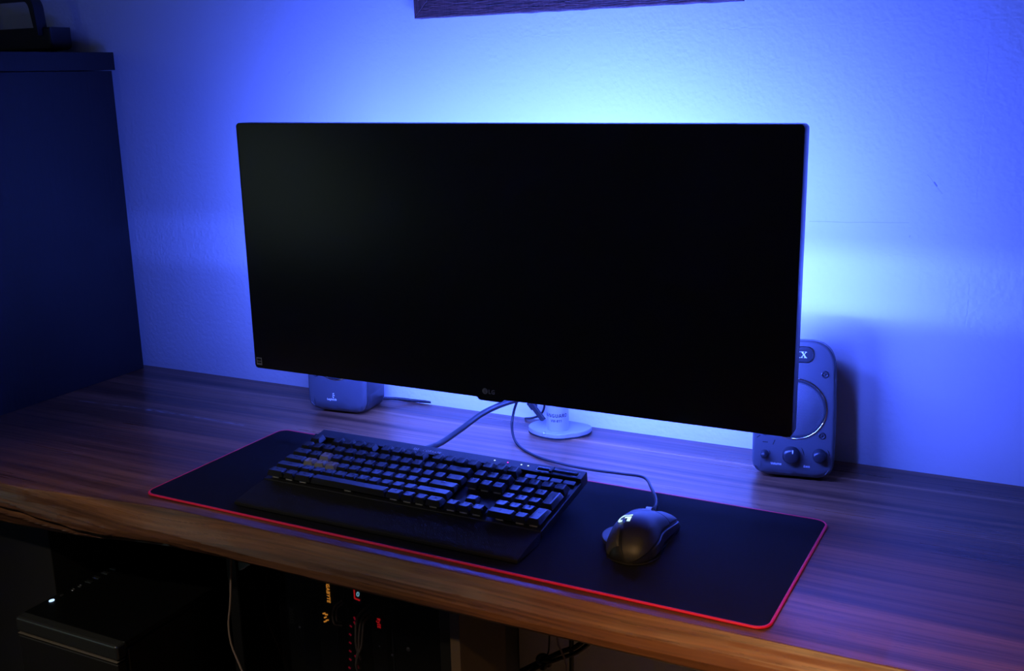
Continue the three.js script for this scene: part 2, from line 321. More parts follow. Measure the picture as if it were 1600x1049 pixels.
// ---------------------------------------------------------------- ultrawide monitor with backlight
const MON = { x: -0.0428, y: 0.1324, z: 0.303, w: 0.8295, h: 0.3747 };
{
  const t = thing('monitor', 'large black ultrawide monitor, switched off, with blue backlight glowing behind it', 'monitor', [MON.x, MON.y, MON.z]);
  const w = MON.w, h = MON.h;
  const shell = extrude(rrShape(w, h, 0.006, 0, h / 2), 0.0215, 0.002, 3); shell.translate(0, 0, -0.0225);
  const housing = part('housing', toCreasedNormals(shell, 0.5), M.satin, t);
  const b1 = extrude(rrShape(0.76, 0.1335, 0.02, 0.0, 0.13675), 0.058, 0.004, 3); b1.translate(0, 0, -0.083);
  part('rear_bulge', toCreasedNormals(b1, 0.5), M.satin, housing);
  // thin black rim, matt panel, glossy chin
  const rim = rrShape(w - 0.001, h - 0.001, 0.0055, 0, h / 2); rim.holes.push(rrShape(w - 0.0095, h - 0.0255, 0.001, 0, h / 2 + 0.0085));
  const rg = extrude(rim, 0.0012, 0.0004, 1); rg.translate(0, 0, -0.001); part('bezel', rg, M.satin, t);
  part('screen', box(w - 0.0095, h - 0.0255, 0.001, 0, h / 2 + 0.0085, -0.0009, 0), mat(0.004, 0.0043, 0.0046, 0.33), t);
  part('chin', box(w - 0.004, 0.0185, 0.0012, 0, 0.0105, 0.0002, 0.0004), M.gloss, t);
  const k = new THREE.Shape(); k.moveTo(-0.024, 0.003); k.lineTo(-0.019, -0.0035); k.quadraticCurveTo(-0.017, -0.0045, -0.014, -0.0045); k.lineTo(0.012, -0.0045); k.quadraticCurveTo(0.016, -0.0045, 0.018, -0.003); k.lineTo(0.024, 0.003);
  const kg = extrude(k, 0.016, 0.0008, 1); kg.translate(0.0, 0, -0.017); part('power_button', kg, M.satin, t);
  // maker's mark: ringed disc and two letters
  const logo = part('logo', text('LG', 0.0062, 0.0003), M.greyPrint, t, [0.0030, 0.0098, 0.0013]); logo.userData.label = 'grey round emblem and two letters';
  const disc = new THREE.Shape(); disc.absarc(0, 0, 0.0043, 0, Math.PI * 2);
  const cut = new THREE.Path(); cut.absarc(0, 0, 0.0036, 0.1, 1.35, false); cut.lineTo(0.0009, 0.0031); cut.absarc(0, 0, 0.0030, 1.25, 0.2, true); disc.holes.push(cut);
  const n1 = new THREE.Path(); n1.moveTo(-0.0004, 0.0018); n1.lineTo(0.0004, 0.0018); n1.lineTo(0.0004, -0.0012); n1.lineTo(0.0012, -0.0012); n1.lineTo(0.0012, -0.0019); n1.lineTo(-0.0004, -0.0019); disc.holes.push(n1);
  part('emblem', new THREE.ExtrudeGeometry(disc, { depth: 0.0003, bevelEnabled: false }), M.greyPrint, logo, [-0.0105, 0.0002, 0]);
  // energy label in the lower left corner
  const sc = document.createElement('canvas'); sc.width = 64; sc.height = 72; const x = sc.getContext('2d');
  x.fillStyle = '#d0d0d4'; x.fillRect(0, 0, 64, 72); x.fillStyle = '#101014'; x.fillRect(9, 9, 46, 22); x.strokeStyle = '#7e7e84'; x.lineWidth = 3; x.beginPath(); x.moveTo(14, 26); x.quadraticCurveTo(32, 8, 50, 26); x.stroke();
  x.fillStyle = '#202026'; x.fillRect(9, 40, 46, 14); x.fillStyle = '#c6c6c8'; x.fillRect(36, 34, 10, 6);
  const st = new THREE.CanvasTexture(sc); st.colorSpace = THREE.SRGBColorSpace; st.magFilter = THREE.LinearFilter;
  const sg = new THREE.BoxGeometry(0.0105, 0.0118, 0.0003);
  part('energy_sticker', sg, new THREE.MeshStandardMaterial({ map: st, roughness: 0.5 }), t, [-w / 2 + 0.0095, 0.0115, 0.0011]).userData.label = 'small grey printed sticker';
  // two light strips stuck to the back, shining at the wall
  const strip = (cx, cy, w_, h_, power) => {
    part('led_strip', box(w_, h_, 0.0016, cx, cy, -0.0246, 0), glow(LED.r, LED.g, LED.b, 3), t);
    const l = new THREE.RectAreaLight(LED, power, w_, h_); l.position.set(cx, cy, -0.0262); l.castShadow = true; t.add(l);
  };
  strip(-0.005, 0.234, 0.68, 0.010, LED_UPPER);
  strip(0.07, 0.285, 0.20, 0.010, LED_CORE);
  strip(0.0, 0.040, 0.70, 0.010, LED_LOWER);
  strip(-0.394, 0.18, 0.010, 0.24, LED_SIDE * 1.25);
  strip(0.392, 0.15, 0.010, 0.16, LED_SIDE);
}
{ // desk stand of the monitor: silver foot, post and arm
  const t = thing('pole_stand', 'silver monitor stand with flat oval foot and printed round post', 'monitor stand', [-0.0535, 0, 0.058]);
  const s = new THREE.Shape(); s.moveTo(-0.058, 0.006); s.bezierCurveTo(-0.058, -0.018, -0.030, -0.032, 0.0, -0.032); s.bezierCurveTo(0.020, -0.032, 0.028, -0.020, 0.040, -0.008); s.bezierCurveTo(0.052, 0.004, 0.056, 0.020, 0.052, 0.034); s.bezierCurveTo(0.048, 0.045, 0.030, 0.048, 0.0, 0.048); s.bezierCurveTo(-0.034, 0.048, -0.058, 0.034, -0.058, 0.006);
  const pad = new THREE.ExtrudeGeometry(s, { depth: 0.0022, bevelEnabled: false, curveSegments: 24 }); pad.rotateX(-Math.PI / 2); pad.scale(0.9, 1, 0.9); part('foot_pad', pad, M.rubber, t);
  const g = extrude(s, 0.004, 0.002, 4, 24); g.rotateX(-Math.PI / 2); g.scale(0.9, 1, 0.9); g.translate(0, 0.0042, 0); part('foot', toCreasedNormals(g, 0.6), M.silver, t);
  // post with printed lettering
  const c = document.createElement('canvas'); c.width = 1024; c.height = 1024; const x = c.getContext('2d');
  x.fillStyle = '#a8aab0'; x.fillRect(0, 0, 1024, 1024); x.fillStyle = '#14161c'; x.textAlign = 'center';
  x.save(); x.translate(470, 1024 - 86); x.font = 'bold 25px sans-serif'; x.scale(2.9, 1); x.fillText('VANGUARD', 0, 0); x.restore();
  x.save(); x.translate(490, 1024 - 62); x.font = 'bold 17px sans-serif'; x.scale(2.9, 1); x.fillText('VM-811', 0, 0); x.restore();
  const tx = new THREE.CanvasTexture(c); tx.colorSpace = THREE.SRGBColorSpace; tx.magFilter = THREE.LinearFilter; tx.wrapS = THREE.RepeatWrapping;
  const pm = new THREE.MeshPhysicalMaterial({ map: tx, roughness: 0.34, metalness: 0.3 });
  const pg = new THREE.CylinderGeometry(0.018, 0.018, 0.33, 64, 1, true); pg.rotateY(Math.PI + 0.44);
  part('post', pg, pm, t, [0, 0.0062 + 0.165, 0]);
  part('post_cap', cyl(0.0175, 0.0185, 0.012, 48, 0, 0.341, 0), M.blackPlastic, t);
  part('collar', cyl(0.0195, 0.0205, 0.004, 48, 0, 0.0078, 0), M.silver, t);
  part('arm', box(0.03, 0.026, 0.105, 0.004, 0.25, 0.068, 0.006, 3), M.silver, t);
  part('mounting_plate', box(0.10, 0.10, 0.004, 0.012, 0.25, 0.121, 0.001), M.darkSteel, t);
  part('tilt_head', box(0.05, 0.06, 0.020, 0.010, 0.25, 0.111, 0.004), M.darkSteel, t);
  part('clamp_lever', box(0.0085, 0.036, 0.006, 0, 0, 0, 0.0015), M.darkSteel, t, [-0.049, 0.0245, -0.026], [0, 0, 0.72]);
  part('lever_grip', box(0.012, 0.016, 0.010, 0, 0, 0, 0.003), M.rubber, t, [-0.060, 0.034, -0.030], [0, 0, 0.72]);
  part('screw_head', new THREE.SphereGeometry(0.004, 16, 8, 0, Math.PI * 2, 0, Math.PI / 2), M.silver, t, [-0.012, 0.0078, 0.026]);
}

// ---------------------------------------------------------------- loudspeakers
function speakerShape() {
  const s = new THREE.Shape(), H = 0.207;
  s.moveTo(-0.034, 0.0); s.bezierCurveTo(-0.046, 0.001, -0.0565, 0.009, -0.0580, 0.024);
  s.bezierCurveTo(-0.0590, 0.07, -0.0575, 0.12, -0.0545, 0.170); s.bezierCurveTo(-0.0525, 0.195, -0.040, 0.206, -0.020, H); s.lineTo(0.020, H);
  s.bezierCurveTo(0.040, 0.206, 0.0525, 0.195, 0.0545, 0.170); s.bezierCurveTo(0.0575, 0.12, 0.0590, 0.07, 0.0580, 0.024); s.bezierCurveTo(0.0565, 0.009, 0.046, 0.001, 0.034, 0.0);
  s.lineTo(-0.034, 0.0); return s;
}
const perfo = dataTex(512, 512, (i, j) => { const p = 8, r = ((j / p) | 0) & 1, dx = ((i + r * p / 2) % p) - p / 2 + 0.5, dy = (j % p) - p / 2 + 0.5; return dx * dx + dy * dy < 6.5 ? 0.0 : 1.0; });
function speaker(label, p, turn) {
  const t = thing('loudspeaker', label, 'loudspeaker', p, turn, 'pair of desktop loudspeakers');
  const tuck = (g) => { const P = g.attributes.position; for (let i = 0; i < P.count; i++) { const y = P.getY(i), f = Math.max(0, 0.020 - y) / 0.020; P.setZ(i, P.getZ(i) - 0.017 * f * f * clamp((P.getZ(i) + 0.07) / 0.07, 0, 1)); } g.computeVertexNormals(); return g; };
  const lean = new THREE.Matrix4().makeRotationX(-0.05);
  const tilt = (g) => { g.applyMatrix4(lean); return g; };
  const at = (x, y, z) => { const v = V(x, y, z).applyMatrix4(lean); return [v.x, v.y, v.z]; };
  const body = extrude(speakerShape(), 0.062, 0.010, 5, 20); body.scale(0.985, 0.99, 1); body.translate(0, 0.0012, -0.076);
  { const P = body.attributes.position; for (let i = 0; i < P.count; i++) { const f = clamp((-P.getZ(i) - 0.006) / 0.08, 0, 1); P.setXYZ(i, P.getX(i) * (1 - 0.12 * f), P.getY(i) * (1 - 0.15 * f), P.getZ(i)); } body.computeVertexNormals(); }
  part('cabinet', toCreasedNormals(tilt(tuck(fine(body))), 0.6), M.satin, t);
  const face = extrude(speakerShape(), 0.004, 0.004, 4, 20); face.scale(0.955, 0.965, 1); face.translate(0, 0.0045, -0.006);
  const fm = mat(0.072, 0.073, 0.078, 0.40);
  const fr = part('front_panel', toCreasedNormals(tilt(tuck(fine(face))), 0.6), fm, t); fr.userData.label = 'black front panel';
  const zf = 0.0021, cy = 0.1065;
  // driver: chrome ring, dark surround, bowed perforated grille
  part('driver_ring', tilt(new THREE.TorusGeometry(0.0432, 0.0015, 12, 96).translate(0, cy, zf)), M.chrome, t);
  part('driver_surround', tilt(new THREE.TorusGeometry(0.0408, 0.0022, 10, 72).scale(1, 1, 0.6).translate(0, cy, zf)), M.rubber, t);
  const gp = []; for (let k = 0; k <= 14; k++) { const a = k / 14; gp.push(new THREE.Vector2(0.0395 * a, 0.0075 * (1 - a * a) - 0.001)); }
  const gg = new THREE.LatheGeometry(gp, 72); gg.rotateX(Math.PI / 2); { const P = gg.attributes.position, uv = gg.attributes.uv; for (let i = 0; i < P.count; i++) uv.setXY(i, P.getX(i) * 9.5, P.getY(i) * 9.5); }
  gg.translate(0, cy, zf); part('grille', tilt(gg), new THREE.MeshPhysicalMaterial({ color: rgb(0.15, 0.15, 0.155), map: perfo, roughness: 0.42, bumpMap: perfo, bumpScale: 0.0006, side: THREE.DoubleSide }), t);
  // pill-shaped badge above
  const pill = extrude(rrShape(0.043, 0.021, 0.0085), 0.0012, 0.0006, 2); pill.translate(0, 0.1845, zf - 0.0006); const badge = part('badge', tilt(pill), M.satin, t);
  const prs = rrShape(0.0455, 0.0235, 0.0095); prs.holes.push(rrShape(0.0432, 0.0212, 0.0086)); const pr = extrude(prs, 0.0016, 0.0003, 1); pr.translate(0, 0.1845, zf - 0.0004); part('badge_rim', tilt(pr), M.chrome, badge);
  part('badge_lettering', tilt(text('THX', 0.0088, 0.0004, 'serif_bold').translate(0, 0.1845, zf + 0.0015)), M.print, badge);
  for (const [x, y] of [[0.0385, 0.158], [-0.0385, 0.158], [0.0385, 0.0705], [-0.0385, 0.0705]]) {
    const sk = part('grille_socket', tilt(new THREE.TorusGeometry(0.0040, 0.0012, 10, 28).translate(x, y, zf)), M.satin, t);
    part('socket_pin', tilt(new THREE.SphereGeometry(0.0019, 12, 8).scale(1, 1, 0.5).translate(x, y, zf)), M.rubber, sk);
  }
  return { t, tilt, zf, fm };
}
{
  const { t, tilt, zf } = speaker('right-hand black loudspeaker with three control knobs, partly hidden behind monitor corner', [0.3335, 0, 0.110], 0.17);
  const knob = (x, y, r) => {
    const well = extrude((() => { const s = new THREE.Shape(); s.absarc(0, 0, r * 1.40, 0, 7); const h = new THREE.Path(); h.absarc(0, 0, r * 0.95, 0, 7); s.holes.push(h); return s; })(), 0.0008, 0.0003, 1); well.translate(x, y, zf - 0.0004);
    const k = part('knob', tilt(new THREE.LatheGeometry([[0.0001, 0.0125], [r * 0.55, 0.0120], [r * 0.82, 0.0103], [r * 0.94, 0.0075], [r, 0]].map((q) => new THREE.Vector2(...q)), 40).rotateX(Math.PI / 2).translate(x, y, zf)), M.satin, t);
    part('knob_well', tilt(well), M.rubber, k); return k;
  };
  knob(-0.0385, 0.0385, 0.0058);
  const vk = knob(-0.0015, 0.0395, 0.0125); part('pointer', tilt(box(0.0012, 0.0055, 0.0008, 0.0005, 0.0468, zf + 0.0117, 0.0002)), M.print, vk);
  knob(0.0365, 0.0415, 0.0098);
  part('lettering', tilt(text('Volume', 0.0031, 0.0002, 'sans_regular').translate(-0.022, 0.0250, zf)), M.print, t);
  part('lettering', tilt(text('Bass', 0.0031, 0.0002, 'sans_regular').translate(0.020, 0.0243, zf)), M.print, t);
  // small input symbols top left of the knobs
  part('symbol', tilt(box(0.0072, 0.0012, 0.0002, -0.038, 0.0555, zf, 0)), M.rubber, t);
  part('symbol', tilt(box(0.0012, 0.0075, 0.0002, 0, 0, 0, 0).rotateZ(-0.35).translate(-0.026, 0.0560, zf)), M.rubber, t);
  part('symbol', tilt(box(0.0012, 0.0060, 0.0002, 0, 0, 0, 0).rotateZ(-0.9).translate(-0.0475, 0.0630, zf)), M.rubber, t);
}
{
  const { t, tilt, zf } = speaker('left-hand black loudspeaker with white maker emblem, below the monitor', [-0.4465, 0, 0.117], 0.10);
  const em = [];
  const bl = new THREE.Shape(); bl.absellipse(0, 0, 0.0028, 0.0036, 0, 7, false, -0.3); em.push(new THREE.ExtrudeGeometry(bl, { depth: 0.0003, bevelEnabled: false }).translate(-0.0008, -0.0004, 0));
  const bh = new THREE.Shape(); bh.absarc(0, 0, 0.0016, 0, 7); em.push(new THREE.ExtrudeGeometry(bh, { depth: 0.0003, bevelEnabled: false }).translate(0.0002, 0.0034, 0));
  for (const [x, y, a] of [[0.0036, 0.0036, 0.7], [0.0042, 0.0004, 0.0], [0.0030, -0.0030, -0.9]]) em.push(new THREE.BoxGeometry(0.0030, 0.0014, 0.0003).rotateZ(a).translate(x, y, 0.00015));
  em.push(text('Logitech', 0.0033, 0.0003).translate(0, -0.0072, 0));
  part('emblem', tilt(mergeGeometries(em.map((g) => { const q = g.index ? g.toNonIndexed() : g; q.deleteAttribute('uv'); return q; })).translate(-0.0085, 0.0345, zf)), M.print, t).userData.label = 'white printed emblem and name';
  part('cable', tube([[0.03, 0.012, -0.072], [0.05, 0.010, -0.085], [0.07, 0.0075, -0.096], [0.10, 0.004, -0.1045], [0.13, 0.0035, -0.106]], 0.0025, 40, 8), M.cable, t);
}

// ---------------------------------------------------------------- mouse pad
{
  const t = thing('mouse_pad', 'long black cloth desk mat with red stitched border', 'mouse pad', [-0.0375, 0, 0.381], -0.0139);
  const w = 0.8916, d = 0.3047, r = 0.016;
  const g = extrude(rrShape(w - 0.004, d - 0.004, r), 0.0026, 0.0004, 1); g.rotateX(-Math.PI / 2); g.translate(0, 0.0002, 0);
  part('cloth', metricUV(g, 8), new THREE.MeshPhysicalMaterial({ color: rgb(0.008, 0.008, 0.009), roughness: 0.85, specularIntensity: 0.18, bumpMap: rep(weave, 4), bumpScale: 0.00015 }), t);
  // stitched border: thread ridges run round the edge
  const sh = rrShape(w - 0.003, d - 0.003, r), per = 2 * (w + d), N = Math.round(per / 0.0012), pts = sh.getSpacedPoints(N), K = 7, pos = [], idx = [];
  for (let i = 0; i < N; i++) {
    const a = pts[(i + N - 1) % N], p = pts[i], b = pts[(i + 1) % N], tx = b.x - a.x, ty = b.y - a.y, l = Math.hypot(tx, ty) || 1, nx = ty / l, ny = -tx / l, rr = 0.0020 * (i & 1 ? 1.0 : 0.90);
    for (let k = 0; k < K; k++) { const q = k / K * Math.PI * 2, o = Math.cos(q) * rr * 1.15, h = Math.sin(q) * rr * 0.92; pos.push(p.x + nx * o, 0.0019 + h, -(p.y + ny * o)); }
  }
  for (let i = 0; i < N; i++) for (let k = 0; k < K; k++) { const a = i * K + k, b = i * K + (k + 1) % K, c = ((i + 1) % N) * K + k, e = ((i + 1) % N) * K + (k + 1) % K; idx.push(a, b, c, b, e, c); }
  const sg = new THREE.BufferGeometry(); sg.setAttribute('position', new THREE.Float32BufferAttribute(pos, 3)); sg.setIndex(idx); sg.computeVertexNormals();
  part('stitched_edge', sg, mat(0.78, 0.008, 0.055, 0.5, { side: THREE.DoubleSide }), t).userData.label = 'red stitched border';
}

// ---------------------------------------------------------------- keyboard
{
  const KW = 0.436, KD = 0.1455, TILT = 0.152, KX = -0.1140, KZ = 0.3776;
  const t = thing('keyboard', 'black mechanical keyboard with wrist rest and four grey keys on desk mat', 'keyboard', [KX, 0.0038, KZ], -0.0052);
  // the tilted deck: local frame with y = 0 on the plate's upper face
  const deckY = 0.0281;
  const deck = new THREE.Matrix4().makeTranslation(0, deckY, 0).multiply(new THREE.Matrix4().makeRotationX(TILT));
  const dk = (g) => g.applyMatrix4(deck);
  const plate = mat(0.011, 0.011, 0.013, 0.46, { specularIntensity: 0.6, bumpMap: rep(grit, 30), bumpScale: 0.00002 });
  part('base_plate', dk(box(KW, 0.011, KD, 0, -0.0055, 0, 0.0015)), plate, t);
  part('undertray', dk(box(KW - 0.012, 0.006, KD - 0.012, 0, -0.0135, 0, 0.002)), M.blackPlastic, t);
  for (const s of [-1, 1]) part('foot', box(0.03, 0.0215, 0.008, s * 0.17, 0.0108, -KD / 2 + 0.02, 0.001), M.rubber, t);
  // raised bar along the back; over the number pad it is deeper and holds the volume roller
  part('rear_bar', dk(box(KW, 0.0085, 0.0215, 0, 0.00175, -KD / 2 + 0.01075, 0.0012)), plate, t);
  const rx = KW / 2 - 0.038, rz = -KD / 2 + 0.0118;
  const rl = new THREE.CylinderGeometry(0.0056, 0.0056, 0.058, 40); rl.rotateZ(Math.PI / 2); rl.translate(rx, 0.0026, rz);
  part('roller_well', dk(box(0.063, 0.0006, 0.0125, rx, 0.0060, rz, 0.0002)), M.gloss, t);
  const roller = part('volume_roller', dk(rl), M.satin, t);
  part('roller_bridge', dk(box(0.004, 0.0030, 0.0125, rx - 0.009, 0.0074, rz, 0.0005)), plate, roller);
  for (let i = 0; i < 4; i++) part('media_key', dk(box(0.0165, 0.0040, 0.010, KW / 2 - 0.0704 + i * 0.01905, 0.0015, -KD / 2 + 0.030, 0.0008)), M.satin, t);
  for (const [x, c] of [[0.080, [0.75, 0.9, 1.0]], [0.1005, [1.0, 0.03, 0.45]], [0.1215, [0.8, 0.95, 1.0]], [0.132, [0.8, 0.95, 1.0]]]) part('indicator_light', dk(new THREE.CylinderGeometry(0.0012, 0.0012, 0.0006, 14).translate(x + 0.0024, 0.0061, -KD / 2 + 0.0095)), glow(...c, 1.6), t);
  // maker's name on the rear bar
  const nm = text('CORSAIR', 0.0052, 0.0002).rotateX(-Math.PI / 2).translate(-0.017, 0.0059, -KD / 2 + 0.0135), pm = mat(0.42, 0.43, 0.45, 0.45);
  const lettering = part('lettering', dk(nm), pm, t);
  const sails = [0, 1, 2].map((i) => { const s = new THREE.Shape(); s.moveTo(-0.004 + i * 0.003, -0.003); s.quadraticCurveTo(-0.002 + i * 0.003, 0.0, -0.003 + i * 0.003, 0.004); s.quadraticCurveTo(0.0005 + i * 0.003, 0.0, -0.0015 + i * 0.003, -0.003); return new THREE.ExtrudeGeometry(s, { depth: 0.0002, bevelEnabled: false }); });
  part('sail_emblem', dk(mergeGeometries(sails).rotateX(-Math.PI / 2).translate(-0.045, 0.0059, -KD / 2 + 0.013)), pm, lettering);

  // key caps: tapered, with a hollowed top
  const U = 0.01905, cache = new Map();
  function capGeo(w, d, hgt, lean) {
    const key = [w, d, hgt, lean].join(); if (cache.has(key)) return cache.get(key);
    const ring = (hw, zf, zb, r, y) => { const o = [], c = [[hw - r, zf - r, 0], [-(hw - r), zf - r, 1], [-(hw - r), zb + r, 2], [hw - r, zb + r, 3]];
      for (const [cx, cz, q] of c) for (let k = 0; k <= 3; k++) { const a = (q + k / 3) * Math.PI / 2; o.push([cx + r * Math.cos(a), y, cz + r * Math.sin(a)]); } return o; };
    const W = w * U / 2 - 0.0006, D = d * U / 2 - 0.0006, tw = W - 0.0027, tf = D - 0.0022, tb = -D + 0.0036;
    const topY = (x, z) => hgt + lean * (z - 0) - 0.0011 * (1 - clamp(x / tw, -1, 1) ** 2);
    const rings = [ring(W, D, -D, 0.0006, 0), ring(tw + 0.0004, tf + 0.0004, tb - 0.0004, 0.0018, 0).map((p) => [p[0], topY(p[0], p[2]) - 0.0006, p[2]]), ring(tw - 0.0002, tf - 0.0002, tb + 0.0002, 0.0016, 0).map((p) => [p[0], topY(p[0], p[2]), p[2]]), ring(tw * 0.62, tf * 0.62, tb * 0.62, 0.001, 0).map((p) => [p[0], topY(p[0], p[2]), p[2]])];
    const pos = rings.flat(2), idx = [], n = 16; pos.push(0, topY(0, 0), 0);
    for (let r = 0; r < 3; r++) for (let i = 0; i < n; i++) { const a = r * n + i, b = r * n + (i + 1) % n, c = a + n, e = b + n; idx.push(a, c, b, b, c, e); }
    for (let i = 0; i < n; i++) idx.push(3 * n + i, 4 * n, 3 * n + (i + 1) % n);
    const g = new THREE.BufferGeometry(); g.setAttribute('position', new THREE.Float32BufferAttribute(pos, 3)); g.setIndex(idx);
    const o = toCreasedNormals(g, 0.42); cache.set(key, o); return o;
  }
  const capM = mat(0.016, 0.016, 0.019, 0.31), greyM = mat(0.25, 0.245, 0.24, 0.5, { bumpMap: rep(grit, 3), bumpScale: 0.0002 }), legM = mat(0.045, 0.045, 0.05, 0.5);
  const LIFT = 0.0042; // caps float above the plate on their switches
  const rowsH = [0.0088, 0.0088, 0.0076, 0.0070, 0.0070, 0.0076], rowsL = [-0.10, -0.06, 0.01, 0.07, 0.12, 0.12];
  const rowZ = [0, 1, 2, 3, 4, 5].map((r) => 0.0601 - (5 - r) * 0.0193 - (r ? 0 : 0.004));
  const LX = -KW / 2 + 0.0037;
  const switchM = mat(0.02, 0.02, 0.021, 0.5), swPrint = mat(0.62, 0.62, 0.60, 0.5);
  const swGeo = box(0.0135, 0.0042, 0.0135, 0, -0.0021, 0, 0.0008, 1);
  const markGeo = text('CHERRY', 0.0021, 0.0002, 'sans_bold', true, 1);
  function key(ux, row, w, legend, { d = 1, grey = false, front = false, dz = 0 } = {}) {
    const k = new THREE.Mesh(capGeo(w, d, rowsH[row], rowsL[row]), grey ? greyM : capM); k.name = 'key'; k.castShadow = k.receiveShadow = true;
    k.position.set(LX + (ux + w / 2) * U, LIFT, rowZ[row] + dz); k.applyMatrix4(deck); t.add(k);
    if (grey) k.userData.label = 'grey textured key';
    part('switch_housing', swGeo, switchM, k);
    if (front) part('switch_lettering', markGeo, swPrint, k, [0, -0.0022, U * d / 2 - 0.0022]);
    if (legend) {
      const lg = text(legend, legend.length > 2 ? 0.0022 : 0.0040, 0.0002, 'sans_regular', true, 1).rotateX(-Math.PI / 2 + 0.0);
      part('legend', lg, grey ? capM : legM, k, [w > 1.3 ? -0.002 : 0, rowsH[row] - 0.0008, -0.0022], [-Math.atan(rowsL[row]), 0, 0]);
    }
    return k;
  }
  key(0, 0, 1, 'esc');
  [2, 3, 4, 5].forEach((x, i) => key(x, 0, 1, 'F' + (i + 1))); [6.5, 7.5, 8.5, 9.5].forEach((x, i) => key(x, 0, 1, 'F' + (i + 5))); [11, 12, 13, 14].forEach((x, i) => key(x, 0, 1, 'F' + (i + 9)));
  [...'`1234567890-='].forEach((c, i) => key(i, 1, 1, c)); key(13, 1, 2, 'back');
  key(0, 2, 1.5, 'tab'); [...'QWERTYUIOP[]'].forEach((c, i) => key(1.5 + i, 2, 1, c, { grey: c === 'W' })); key(13.5, 2, 1.5, '\\');
  key(0, 3, 1.75, 'caps'); [...'ASDFGHJKL;\''].forEach((c, i) => key(1.75 + i, 3, 1, c, { grey: i < 3 })); key(12.75, 3, 2.25, 'enter');
  key(0, 4, 2.25, 'shift'); [...'ZXCVBNM,./'].forEach((c, i) => key(2.25 + i, 4, 1, c)); key(12.25, 4, 2.75, 'shift');
  key(0, 5, 1.5, 'ctrl', { front: true }); key(1.5, 5, 1, '', { front: true }); key(2.5, 5, 1.5, 'alt', { front: true }); key(4, 5, 6.5, '', { front: true });
  key(10.5, 5, 1.25, 'alt', { front: true }); key(11.75, 5, 1, '', { front: true }); key(12.75, 5, 1, '', { front: true }); key(13.75, 5, 1.25, 'ctrl', { front: true });
  const nx = 15.25; ['prt', 'scr', 'brk'].forEach((c, i) => key(nx + i, 0, 1, c)); ['ins', 'home', 'up'].forEach((c, i) => key(nx + i, 1, 1, c)); ['del', 'end', 'dn'].forEach((c, i) => key(nx + i, 2, 1, c, { front: true }));
  key(nx + 1, 4, 1, '^'); ['<', 'v', '>'].forEach((c, i) => key(nx + i, 5, 1, c, { front: true }));
  const px = 18.5; ['num', '/', '*', '-'].forEach((c, i) => key(px + i, 1, 1, c)); [...'789'].forEach((c, i) => key(px + i, 2, 1, c)); [...'456'].forEach((c, i) => key(px + i, 3, 1, c)); [...'123'].forEach((c, i) => key(px + i, 4, 1, c));
  key(px + 3, 2, 1, '+', { d: 2, dz: U / 2 }); key(px + 3, 4, 1, 'ent', { d: 2, dz: U / 2, front: true }); key(px, 5, 2, '0', { front: true }); key(px + 2, 5, 1, '.', { front: true });

  // wrist rest
  const L = 0.0645, s = new THREE.Shape(); s.moveTo(0, 0.0008); s.lineTo(L - 0.001, 0.0008); s.quadraticCurveTo(L, 0.001, L, 0.0025); s.lineTo(L - 0.0005, 0.0050); s.quadraticCurveTo(L - 0.001, 0.0060, L - 0.004, 0.0066); s.bezierCurveTo(L * 0.6, 0.0110, L * 0.3, 0.0145, 0, 0.0155);
  const wr = extrude(s, KW - 0.004, 0.0012, 2, 12); wr.rotateY(-Math.PI / 2); wr.translate(KW / 2 - 0.002, 0.0004, KD / 2 - 0.0015);
  part('wrist_rest', metricUV(toCreasedNormals(wr, 0.5), 10), mat(0.011, 0.011, 0.012, 0.7, { specularIntensity: 0.4, bumpMap: weave, bumpScale: 0.0002 }), t).userData.label = 'soft black wrist rest';
  // thick cable up behind the monitor
  const q = (x, y, z) => [x - KX, y - 0.0038, z - KZ];
  part('cable', tube([q(-0.165, 0.034, 0.312), q(-0.168, 0.034, 0.296), q(-0.172, 0.030, 0.275), q(-0.170, 0.026, 0.235), q(-0.160, 0.035, 0.190), q(-0.140, 0.053, 0.150), q(-0.112, 0.066, 0.125), q(-0.085, 0.071, 0.10), q(-0.066, 0.069, 0.085), q(-0.056, 0.085, 0.082), q(-0.05, 0.12, 0.09)], 0.0046, 90, 12), M.cable, t);
  const rb = part('strain_relief', tube([q(-0.164, 0.034, 0.316), q(-0.167, 0.034, 0.300), q(-0.170, 0.0325, 0.286)], 0.0056, 12, 12), M.rubber, t);
}

